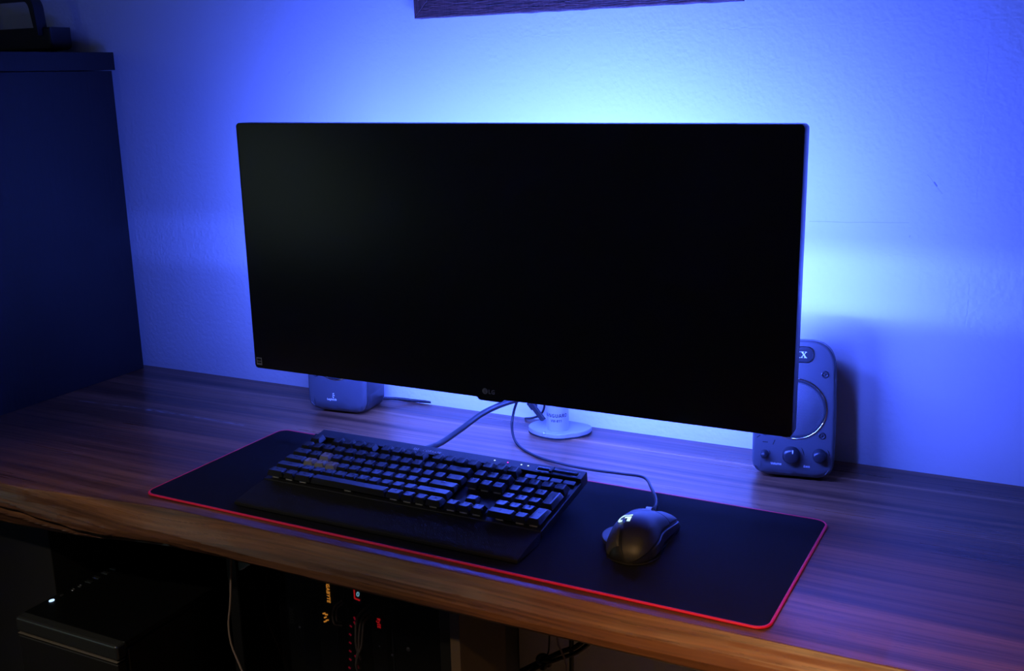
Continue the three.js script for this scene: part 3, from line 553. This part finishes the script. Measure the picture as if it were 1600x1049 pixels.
// ---------------------------------------------------------------- mouse
{
  const MYAW = 0.10;
  const t = thing('computer_mouse', 'black wired computer mouse with glowing white letter on desk mat', 'mouse', [0.2125, 0.0038, 0.397], MYAW);
  const Lh = 0.066;
  // half widths and height along the body: s = 0 front, 1 rear
  const curve = (tab) => (s) => { let i = 0; while (i < tab.length - 2 && s > tab[i + 1][0]) i++; const [a, x] = tab[i], [b, y] = tab[i + 1], u = clamp((s - a) / (b - a), 0, 1), m = (k) => { const p = tab[Math.max(0, k - 1)], n = tab[Math.min(tab.length - 1, k + 1)]; return (n[1] - p[1]) / (n[0] - p[0]); }; const h = b - a, u2 = u * u, u3 = u2 * u; return (2 * u3 - 3 * u2 + 1) * x + (u3 - 2 * u2 + u) * h * m(i) + (-2 * u3 + 3 * u2) * y + (u3 - u2) * h * m(i + 1); };
  const wl = curve([[0, 0.026], [0.15, 0.031], [0.4, 0.0305], [0.65, 0.034], [0.85, 0.031], [0.95, 0.022], [1, 0.004]]);
  const wr = curve([[0, 0.030], [0.10, 0.0385], [0.28, 0.0375], [0.55, 0.033], [0.75, 0.0335], [0.9, 0.026], [0.97, 0.015], [1, 0.004]]);
  const ht = curve([[0, 0.014], [0.1, 0.021], [0.3, 0.0315], [0.5, 0.0385], [0.65, 0.0395], [0.8, 0.034], [0.92, 0.0215], [0.98, 0.010], [1, 0.004]]);
  const S = (s, tt, off = 0) => { // tt 0 left base .. 1 right base over the top
    const a = tt * Math.PI, c = Math.cos(a), sn = Math.sin(a), W = c > 0 ? wl(s) : wr(s);
    const x = -Math.sign(c) * Math.pow(Math.abs(c), 0.72) * (W + off) * (1 - 0.10 * Math.sin(a) * (c < 0 ? 0 : 1));
    const y = 0.0012 + Math.pow(sn, 0.80) * (ht(s) + off) * (1 - 0.07 * Math.max(0, -c));
    return V(x, y, -Lh + 2 * Lh * s + off * (s > 0.7 ? (s - 0.7) * 3 : 0));
  };
  const patch = (s0, s1, t0, t1, off, ns = 28, nt = 24, edge) => { const pos = [], idx = []; for (let i = 0; i <= ns; i++) for (let j = 0; j <= nt; j++) { let a = t0 + (t1 - t0) * j / nt, b = s0 + (s1 - s0) * i / ns; if (edge) [b, a] = edge(i / ns, j / nt); const rim = (i === 0 || i === ns || j === 0 || j === nt) ? off - 0.0011 : off, p = S(b, a, rim); pos.push(p.x, p.y, p.z); } for (let i = 0; i < ns; i++) for (let j = 0; j < nt; j++) { const a = i * (nt + 1) + j, b = a + 1, c = a + nt + 1, d = c + 1; idx.push(a, c, b, b, c, d); } const g = new THREE.BufferGeometry(); g.setAttribute('position', new THREE.Float32BufferAttribute(pos, 3)); g.setIndex(idx); g.computeVertexNormals(); return g; };
  const shell = patch(0, 1, 0, 1, -0.0006, 48, 40);
  const dm = (r, g, b, ro) => mat(r, g, b, ro, { side: THREE.DoubleSide });
  const body = part('body', shell, dm(0.010, 0.010, 0.011, 0.4), t);
  const nose = extrude(rrShape(0.05, 0.011, 0.003, 0, 0.0068), 0.004, 0.001, 2); nose.translate(0, 0, -Lh - 0.003); part('nose', nose, M.blackPlastic, t);
  part('base', (() => { const s = new THREE.Shape(); for (let k = 0; k <= 40; k++) { const u = k / 40; const p = S(u, 0, -0.001); k ? s.lineTo(p.x, -p.z) : s.moveTo(p.x, -p.z); } for (let k = 40; k >= 0; k--) { const p = S(k / 40, 1, -0.001); s.lineTo(p.x, -p.z); } const g = new THREE.ExtrudeGeometry(s, { depth: 0.0022, bevelEnabled: false }); g.rotateX(-Math.PI / 2); g.translate(0, 0.0006, 0); return g; })(), M.rubber, t);
  const shellM = dm(0.017, 0.0165, 0.017, 0.47), gripM = dm(0.042, 0.044, 0.042, 0.55);
  // palm panel: starts behind the buttons, with a slanted left border beside the thumb grip
  part('palm_panel', patch(0, 1, 0, 1, 0.0006, 36, 34, (i, j) => [0.34 + 0.65 * i + 0.05 * Math.sin(Math.PI * j) * (1 - i) * -1, (0.275 + 0.14 * sstep(0.25, 0.75, i)) + (0.835 - 0.275 - 0.14 * sstep(0.25, 0.75, i)) * j]), shellM, t);
  part('left_button', patch(0.01, 0.315, 0.22, 0.445, 0.0010, 20, 14, (i, j) => [0.01 + (0.30 - 0.05 * (1 - j)) * i, 0.20 + 0.245 * j]), shellM, t);
  part('right_button', patch(0.01, 0.33, 0.555, 0.80, 0.0010, 20, 14, (i, j) => [0.01 + (0.30 + 0.05 * j) * i, 0.555 + 0.265 * j]), shellM, t);
  part('thumb_grip', patch(0, 1, 0, 1, 0.0005, 26, 16, (i, j) => [0.40 + 0.53 * i, 0.045 + (0.195 + 0.135 * sstep(0.2, 0.8, i)) * j]), gripM, t);
  part('side_panel', patch(0, 1, 0, 1, 0.0004, 26, 12, (i, j) => [0.06 + 0.80 * i, 0.965 - 0.115 * j]), dm(0.016, 0.016, 0.017, 0.45), t);
  for (const s of [0.12, 0.30]) part('thumb_button', patch(s, s + 0.15, 0.14, 0.21, 0.0016, 8, 8), shellM, t);
  // thumb ledge sticking out on the left
  const w = new THREE.Shape(); w.moveTo(-0.024, -0.030); w.quadraticCurveTo(-0.046, -0.022, -0.0475, 0.0); w.quadraticCurveTo(-0.047, 0.020, -0.026, 0.036); w.lineTo(-0.018, 0.0); const wg = extrude(w, 0.0032, 0.001, 2); wg.rotateX(Math.PI / 2); wg.translate(0, 0.0075, 0); part('thumb_rest', wg, gripM, t);
  // scroll wheel in its slot
  const wz = -Lh + 2 * Lh * 0.17, wy = S(0.17, 0.5).y;
  part('wheel_slot', patch(0.03, 0.33, 0.457, 0.543, 0.0004, 12, 6), M.gloss, t);
  const wh = new THREE.CylinderGeometry(0.0115, 0.0115, 0.0072, 36); wh.rotateZ(Math.PI / 2); wh.translate(0, wy - 0.0085, wz); part('scroll_wheel', wh, M.steel, t);
  part('wheel_button', patch(0.25, 0.315, 0.470, 0.530, 0.0014, 6, 6), M.silver, t);
  // glowing letter mark, bent onto the palm panel
  const gs = new THREE.Shape(); gs.moveTo(0.0062, 0.0050); gs.lineTo(-0.0010, 0.0050); gs.bezierCurveTo(-0.0046, 0.0050, -0.0066, 0.0026, -0.0066, -0.0004); gs.bezierCurveTo(-0.0066, -0.0032, -0.0048, -0.0050, -0.0020, -0.0050); gs.lineTo(-0.0008, -0.0050); gs.lineTo(-0.0008, -0.0026); gs.lineTo(-0.0018, -0.0026); gs.bezierCurveTo(-0.0034, -0.0026, -0.0042, -0.0016, -0.0042, -0.0002); gs.bezierCurveTo(-0.0042, 0.0018, -0.0028, 0.0028, -0.0008, 0.0028); gs.lineTo(0.0062, 0.0028);
  const gs2 = new THREE.Shape(); gs2.moveTo(0.0006, 0.0014); gs2.lineTo(0.0062, 0.0014); gs2.lineTo(0.0062, -0.0050); gs2.lineTo(0.0036, -0.0050); gs2.lineTo(0.0036, -0.0010); gs2.lineTo(0.0006, -0.0010);
  const lg = mergeGeometries([gs, gs2].map((s) => { const g = new THREE.ShapeGeometry(s, 10); return g.toNonIndexed(); }));
  { // press onto the shell
    const P = lg.attributes.position; for (let i = 0; i < P.count; i++) { const s = 0.655 - P.getY(i) / (1.2 * Lh), tt = 0.392 + P.getX(i) / 0.078, p = S(s, tt, 0.0012); P.setXYZ(i, p.x, p.y, p.z); } lg.computeVertexNormals();
  }
  const lm = glow(0.62, 0.92, 1.0, 1.3); lm.side = THREE.DoubleSide; part('logo_light', lg, lm, t).userData.label = 'glowing white letter mark';
  // cable: from the nose over the mat's edge to behind the monitor
  const inv = new THREE.Matrix4().makeRotationY(-MYAW), q = (x, y, z) => { const v = V(x - 0.2125, y - 0.0038, z - 0.397).applyMatrix4(inv); return [v.x, v.y, v.z]; };
  part('cable', tube([q(0.205, 0.012, 0.334), q(0.203, 0.013, 0.320), q(0.198, 0.017, 0.296), q(0.180, 0.023, 0.266), q(0.160, 0.024, 0.238), q(0.12, 0.017, 0.220), q(0.07, 0.010, 0.206), q(0.013, 0.004, 0.187), q(-0.045, 0.0022, 0.165), q(-0.094, 0.004, 0.128), q(-0.116, 0.018, 0.098), q(-0.117, 0.040, 0.088), q(-0.108, 0.064, 0.090), q(-0.095, 0.10, 0.10)], 0.0021, 140, 8), M.cable, t);
  part('cable_sleeve', tube([q(0.2055, 0.012, 0.338), q(0.2035, 0.0125, 0.324), q(0.201, 0.0145, 0.308)], 0.0034, 12, 10), M.rubber, t);
}
{ // short thin lead behind the post
  const o = new THREE.Mesh(tube([[-0.135, 0.0022, 0.012], [-0.1196, 0.0060, 0.014], [-0.104, 0.0145, 0.016], [-0.0965, 0.0270, 0.018], [-0.094, 0.045, 0.02], [-0.10, 0.09, 0.03]], 0.0019, 40, 8), M.cable);
  o.name = 'thin_cable'; o.userData = { label: 'thin black cable curling up behind the silver monitor post', category: 'cable' }; o.castShadow = o.receiveShadow = true; put(o);
}

// ---------------------------------------------------------------- computers under the desk
{
  const t = thing('computer_tower', 'black closed computer tower with blue power light, under desk left end', 'computer', [-0.591, FLOOR, 0.40]);
  const H = 0.53, w = 0.208, d = 0.41;
  const cm = mat(0.0025, 0.0026, 0.003, 0.30);
  part('body', box(w, H - 0.012, d - 0.02, 0, H / 2 - 0.006, -0.01, 0.003), cm, t);
  part('top_panel', box(w, 0.010, d - 0.016, 0, H - 0.005, -0.008, 0.002), cm, t);
  part('front_cap', box(w, 0.024, 0.020, 0, H - 0.012, d / 2 - 0.010, 0.005, 5), mat(0.022, 0.023, 0.023, 0.22), t);
  part('front_panel', box(w - 0.004, H - 0.030, 0.016, 0, (H - 0.030) / 2, d / 2 - 0.009, 0.002), mat(0.008, 0.007, 0.006, 0.5), t);
  part('seam_trim', box(w - 0.004, 0.0012, 0.016, 0, H - 0.0265, d / 2 - 0.0088, 0.0004), mat(0.12, 0.10, 0.08, 0.4), t);
  const x = -0.0935;
  part('power_button_light', new THREE.CylinderGeometry(0.0045, 0.0045, 0.001, 20).scale(0.8, 1, 1).translate(x, H + 0.0003, 0.146), glow(0.45, 0.65, 1.0, 1.6), t);
  part('reset_button', cyl(0.003, 0.003, 0.001, 16, x, H + 0.0003, 0.127), M.satin, t);
  for (const z of [0.1064, 0.0929]) { const j = part('audio_jack', new THREE.TorusGeometry(0.0028, 0.0008, 8, 20).rotateX(Math.PI / 2).translate(x + 0.001, H + 0.0003, z), M.steel, t); }
  for (const z of [0.0758, 0.0606, 0.0429, 0.0255]) { const s = rrShape(0.0135, 0.006, 0.0006); s.holes.push(rrShape(0.0120, 0.0045, 0.0004)); const g = new THREE.ExtrudeGeometry(s, { depth: 0.0008, bevelEnabled: false }); g.rotateX(-Math.PI / 2); g.translate(x + 0.002, H + 0.0001, z); const u = part('usb_port', g, M.steel, t); part('port_tongue', box(0.011, 0.0008, 0.0018, x + 0.002, H + 0.0004, z - 0.0006, 0), M.steel, u); }
}
{
  const t = thing('computer_tower', 'open-sided computer with amber and red lit parts, left of wooden board', 'computer', [-0.245, FLOOR, 0.32]);
  const W = 0.392, H = 0.635, D = 0.20, zp = D / 2;           // window faces the room at z = zp
  const cm = mat(0.006, 0.006, 0.0065, 0.4);
  part('case_back', box(W, H, 0.004, 0, H / 2, -zp + 0.002, 0), cm, t);
  for (const s of [-1, 1]) part('case_side', box(0.012, H, D, s * (W / 2 - 0.006), H / 2, 0, 0.001), cm, t);
  for (const y of [0.006, H - 0.006]) part('case_end', box(W - 0.024, 0.012, D, 0, y, 0, 0.001), cm, t);
  const fr = new THREE.Shape(); fr.moveTo(-W / 2, 0); fr.lineTo(W / 2, 0); fr.lineTo(W / 2, H); fr.lineTo(-W / 2, H); fr.holes.push(rrShape(W - 0.035, H - 0.035, 0.006, 0, H / 2));
  const fg = new THREE.ExtrudeGeometry(fr, { depth: 0.003, bevelEnabled: false }); fg.translate(0, 0, zp); part('window_frame', fg, cm, t);
  part('window_pane', box(W - 0.03, H - 0.03, 0.0015, 0, H / 2, zp - 0.001, 0), new THREE.MeshPhysicalMaterial({ color: rgb(0.55, 0.55, 0.58), roughness: 0.03, transmission: 1, thickness: 0, ior: 1.5 }), t);
  // world -> local of this computer
  const q = (x, y, z) => [x + 0.245, y - FLOOR, z - 0.32];
  const board = mat(0.010, 0.010, 0.011, 0.5);
  const mb = part('motherboard', box(0.24, 0.29, 0.002, ...q(-0.235, -0.27, 0.245), 0), board, t);
  part('memory_slot', box(0.004, 0.13, 0.03, ...q(-0.165, -0.2, 0.262), 0.0005), board, mb);
  // graphics cards stand on edge: dark side plates with lit names
  const amber = glow(1.0, 0.36, 0.04, 1.3), red = glow(1.0, 0.015, 0.02, 0.85), white = glow(0.35, 0.85, 1.0, 1.1), dim = mat(0.10, 0.10, 0.10, 0.5);
  const card = (x, y, h, z, wd) => part('graphics_card', box(wd, h, 0.10, ...q(x, y, z - 0.05), 0.002), board, t);
  const c1 = card(-0.276, -0.23, 0.26, 0.398, 0.034), c2 = card(-0.185, -0.23, 0.26, 0.398, 0.026);
  const vt = (str, size, m, parent, x, y, z, font = 'sans_bold') => part('lit_lettering', text(str, size, 0.0004, font).rotateZ(-Math.PI / 2), m, parent, q(x, y, z));
  vt('GIGABYTE', 0.0060, amber, c1, -0.2712, -0.1636, 0.3985);
  part('lit_mark', [[-0.003, 0.006, 0.2], [0.001, 0.005, -0.1], [-0.001, 0.0, 0.3], [0.002, -0.004, 0.1], [-0.002, -0.007, 0.2]].map(([a, b, r]) => new THREE.BoxGeometry(0.0055, 0.0022, 0.0004).rotateZ(r + 0.25).translate(-0.2785 + a + 0.245, -0.209 + b - FLOOR, 0.0787)), amber, c1);
  vt('RyIE', 0.0056, red, c2, -0.1848, -0.1967, 0.3985);
  // numeric display with red bracket
  const ds = part('display_block', box(0.016, 0.05, 0.03, ...q(-0.2195, -0.15, 0.383), 0.001), board, t);
  part('digit', text('0', 0.0075, 0.0004).rotateZ(-0.25), white, ds, q(-0.2178, -0.1580, 0.3985));
  part('display_bracket', [new THREE.BoxGeometry(0.0022, 0.014, 0.0005).translate(-0.0045, 0.003, 0), new THREE.BoxGeometry(0.0095, 0.0026, 0.0005).rotateZ(-0.15).translate(0, -0.0045, 0)], red, ds, q(-0.2195, -0.1620, 0.3987));
  // column of small red lights along a strip
  const rs = part('light_strip', box(0.006, 0.16, 0.006, ...q(-0.2385, -0.265, 0.3945), 0.0005), board, t);
  const redDim = glow(1.0, 0.01, 0.06, 0.30);
  [[-0.2343, -0.2133], [-0.2364, -0.2273], [-0.2374, -0.2411], [-0.2383, -0.255], [-0.2393, -0.2689], [-0.2415, -0.2832], [-0.242, -0.297]].forEach(([x, y]) => part('strip_light', new THREE.BoxGeometry(0.0042, 0.0024, 0.0006).rotateZ(-0.5), redDim, rs, q(x, y, 0.3982)));
  [[-0.2265, -0.199], [-0.2270, -0.2065], [-0.229, -0.262], [-0.2275, -0.279]].forEach(([x, y]) => part('strip_light', new THREE.BoxGeometry(0.0028, 0.0055, 0.0006).rotateZ(0.5), redDim, rs, q(x, y, 0.3982)));
  // sleeved power leads
  const sleeve = mat(0.62, 0.46, 0.36, 0.7);
  const lead = (pts, r = 0.0019) => part('power_lead', tube(pts.map((p) => q(p[0], p[1], p[2] ?? 0.402)), r, 40, 7), sleeve, t);
  lead([[-0.206, -0.178, 0.385], [-0.2125, -0.1845, 0.402], [-0.2190, -0.1944], [-0.2231, -0.2159], [-0.2237, -0.242], [-0.226, -0.27, 0.39]]);
  lead([[-0.204, -0.186, 0.385], [-0.2085, -0.190], [-0.2140, -0.2030], [-0.2180, -0.225], [-0.2200, -0.245], [-0.2250, -0.262], [-0.228, -0.285, 0.39]]);
  lead([[-0.203, -0.192, 0.385], [-0.2062, -0.196], [-0.2105, -0.2135], [-0.2150, -0.2403], [-0.2230, -0.2579], [-0.2262, -0.2745], [-0.226, -0.3, 0.39]]);
  lead([[-0.2535, -0.180, 0.39], [-0.2572, -0.1834, 0.402], [-0.2626, -0.1939], [-0.2634, -0.2045], [-0.2607, -0.2143], [-0.257, -0.222, 0.39]], 0.0013);
  lead([[-0.252, -0.184, 0.39], [-0.2545, -0.1870, 0.402], [-0.2565, -0.1960], [-0.2560, -0.2065], [-0.2575, -0.2160, 0.39]], 0.0013);
  // brackets, screws and the grey name on the drive cover
  part('bracket', box(0.003, 0.14, 0.012, ...q(-0.160, -0.215, 0.395), 0.0005), mat(0.05, 0.05, 0.052, 0.4), t);
  part('bracket', box(0.004, 0.06, 0.012, ...q(-0.326, -0.182, 0.395), 0.0005), mat(0.05, 0.05, 0.052, 0.4), t);
  const cover = part('drive_cover', box(0.045, 0.20, 0.02, ...q(-0.339, -0.215, 0.395), 0.001), board, t);
  vt('ASUS', 0.0082, dim, cover, -0.3375, -0.216, 0.4055).name = 'lettering';
  part('side_plate', box(0.095, 0.36, 0.004, ...q(-0.105, -0.28, 0.404), 0.0008), cm, t);
  for (const [x, y, r] of [[-0.1299, -0.2209, 0.0034], [-0.0695, -0.2193, 0.0030], [-0.3226, -0.231, 0.0020], [-0.1578, -0.2369, 0.0020], [-0.1791, -0.2279, 0.0014]]) part('screw', new THREE.SphereGeometry(r, 14, 8).scale(1, 1, 0.5), M.silver, t, q(x, y, 0.4068));
}
{ // cables hanging under the desk
  const cab = (name, label, pts, r, m = M.cable) => { const o = new THREE.Mesh(tube(pts, r, 60, 8), m); o.name = numbered(name); o.userData = { label, category: 'cable' }; o.castShadow = o.receiveShadow = true; put(o); };
  cab('hanging_cable', 'thin pale brown cable hanging between the two computers', [[-0.395, -0.06, 0.455], [-0.403, -0.17, 0.46], [-0.4071, -0.1938, 0.46], [-0.4117, -0.2137, 0.46], [-0.4128, -0.2351, 0.46], [-0.4101, -0.2557, 0.46], [-0.4023, -0.2751, 0.46], [-0.394, -0.2935, 0.46], [-0.375, -0.34, 0.46], [-0.35, -0.45, 0.46], [-0.35, -0.728, 0.46]], 0.0016, mat(0.20, 0.14, 0.11, 0.6));
  cab('hanging_cable', 'black cable dropping straight down under the desk right of the knot', [[0.0086, -0.052, 0.15], [0.0086, -0.30, 0.15], [0.0083, -0.50, 0.15], [0.009, -0.728, 0.15]], 0.0040);
  cab('hanging_cable', 'thick black cable sloping down left under the desk', [[0.04, -0.052, 0.12], [0.05, -0.26, 0.14], [0.022, -0.3116, 0.15], [-0.006, -0.3298, 0.15], [-0.0403, -0.3543, 0.15], [-0.0814, -0.3845, 0.15], [-0.1115, -0.4077, 0.15], [-0.14, -0.55, 0.14], [-0.14, -0.728, 0.13]], 0.0042);
  cab('hanging_cable', 'second sloping black cable just below the thicker one', [[0.055, -0.052, 0.13], [0.06, -0.27, 0.15], [0.0219, -0.3215, 0.155], [-0.0061, -0.3389, 0.155], [-0.038, -0.3585, 0.157], [-0.0638, -0.3812, 0.155], [-0.10, -0.47, 0.15], [-0.11, -0.728, 0.14]], 0.0036);
  cab('hanging_cable', 'pale thin cable hanging in front of the black cables', [[0.002, -0.052, 0.20], [0.006, -0.27, 0.20], [0.0104, -0.2926, 0.20], [0.0157, -0.3022, 0.20], [0.021, -0.3152, 0.20], [0.023, -0.3301, 0.20], [0.023, -0.5, 0.2], [0.023, -0.728, 0.2]], 0.0016, mat(0.35, 0.30, 0.30, 0.6));
  cab('hanging_cable', 'short thin black cable running up from the knot', [[-0.029, -0.052, 0.15], [-0.0307, -0.3244, 0.15], [-0.0332, -0.3411, 0.15], [-0.0402, -0.352, 0.152]], 0.0015);
  const k = new THREE.Mesh(new THREE.TorusKnotGeometry(0.0072, 0.0042, 60, 10, 2, 3), M.cable); k.position.set(-0.039, -0.355, 0.154); k.name = 'cable_tie'; k.userData = { label: 'black knotted cable tie round the sloping cables', category: 'cable tie' }; k.castShadow = k.receiveShadow = true; put(k);
}
scene.add(camera);
renderer.render(scene, camera);
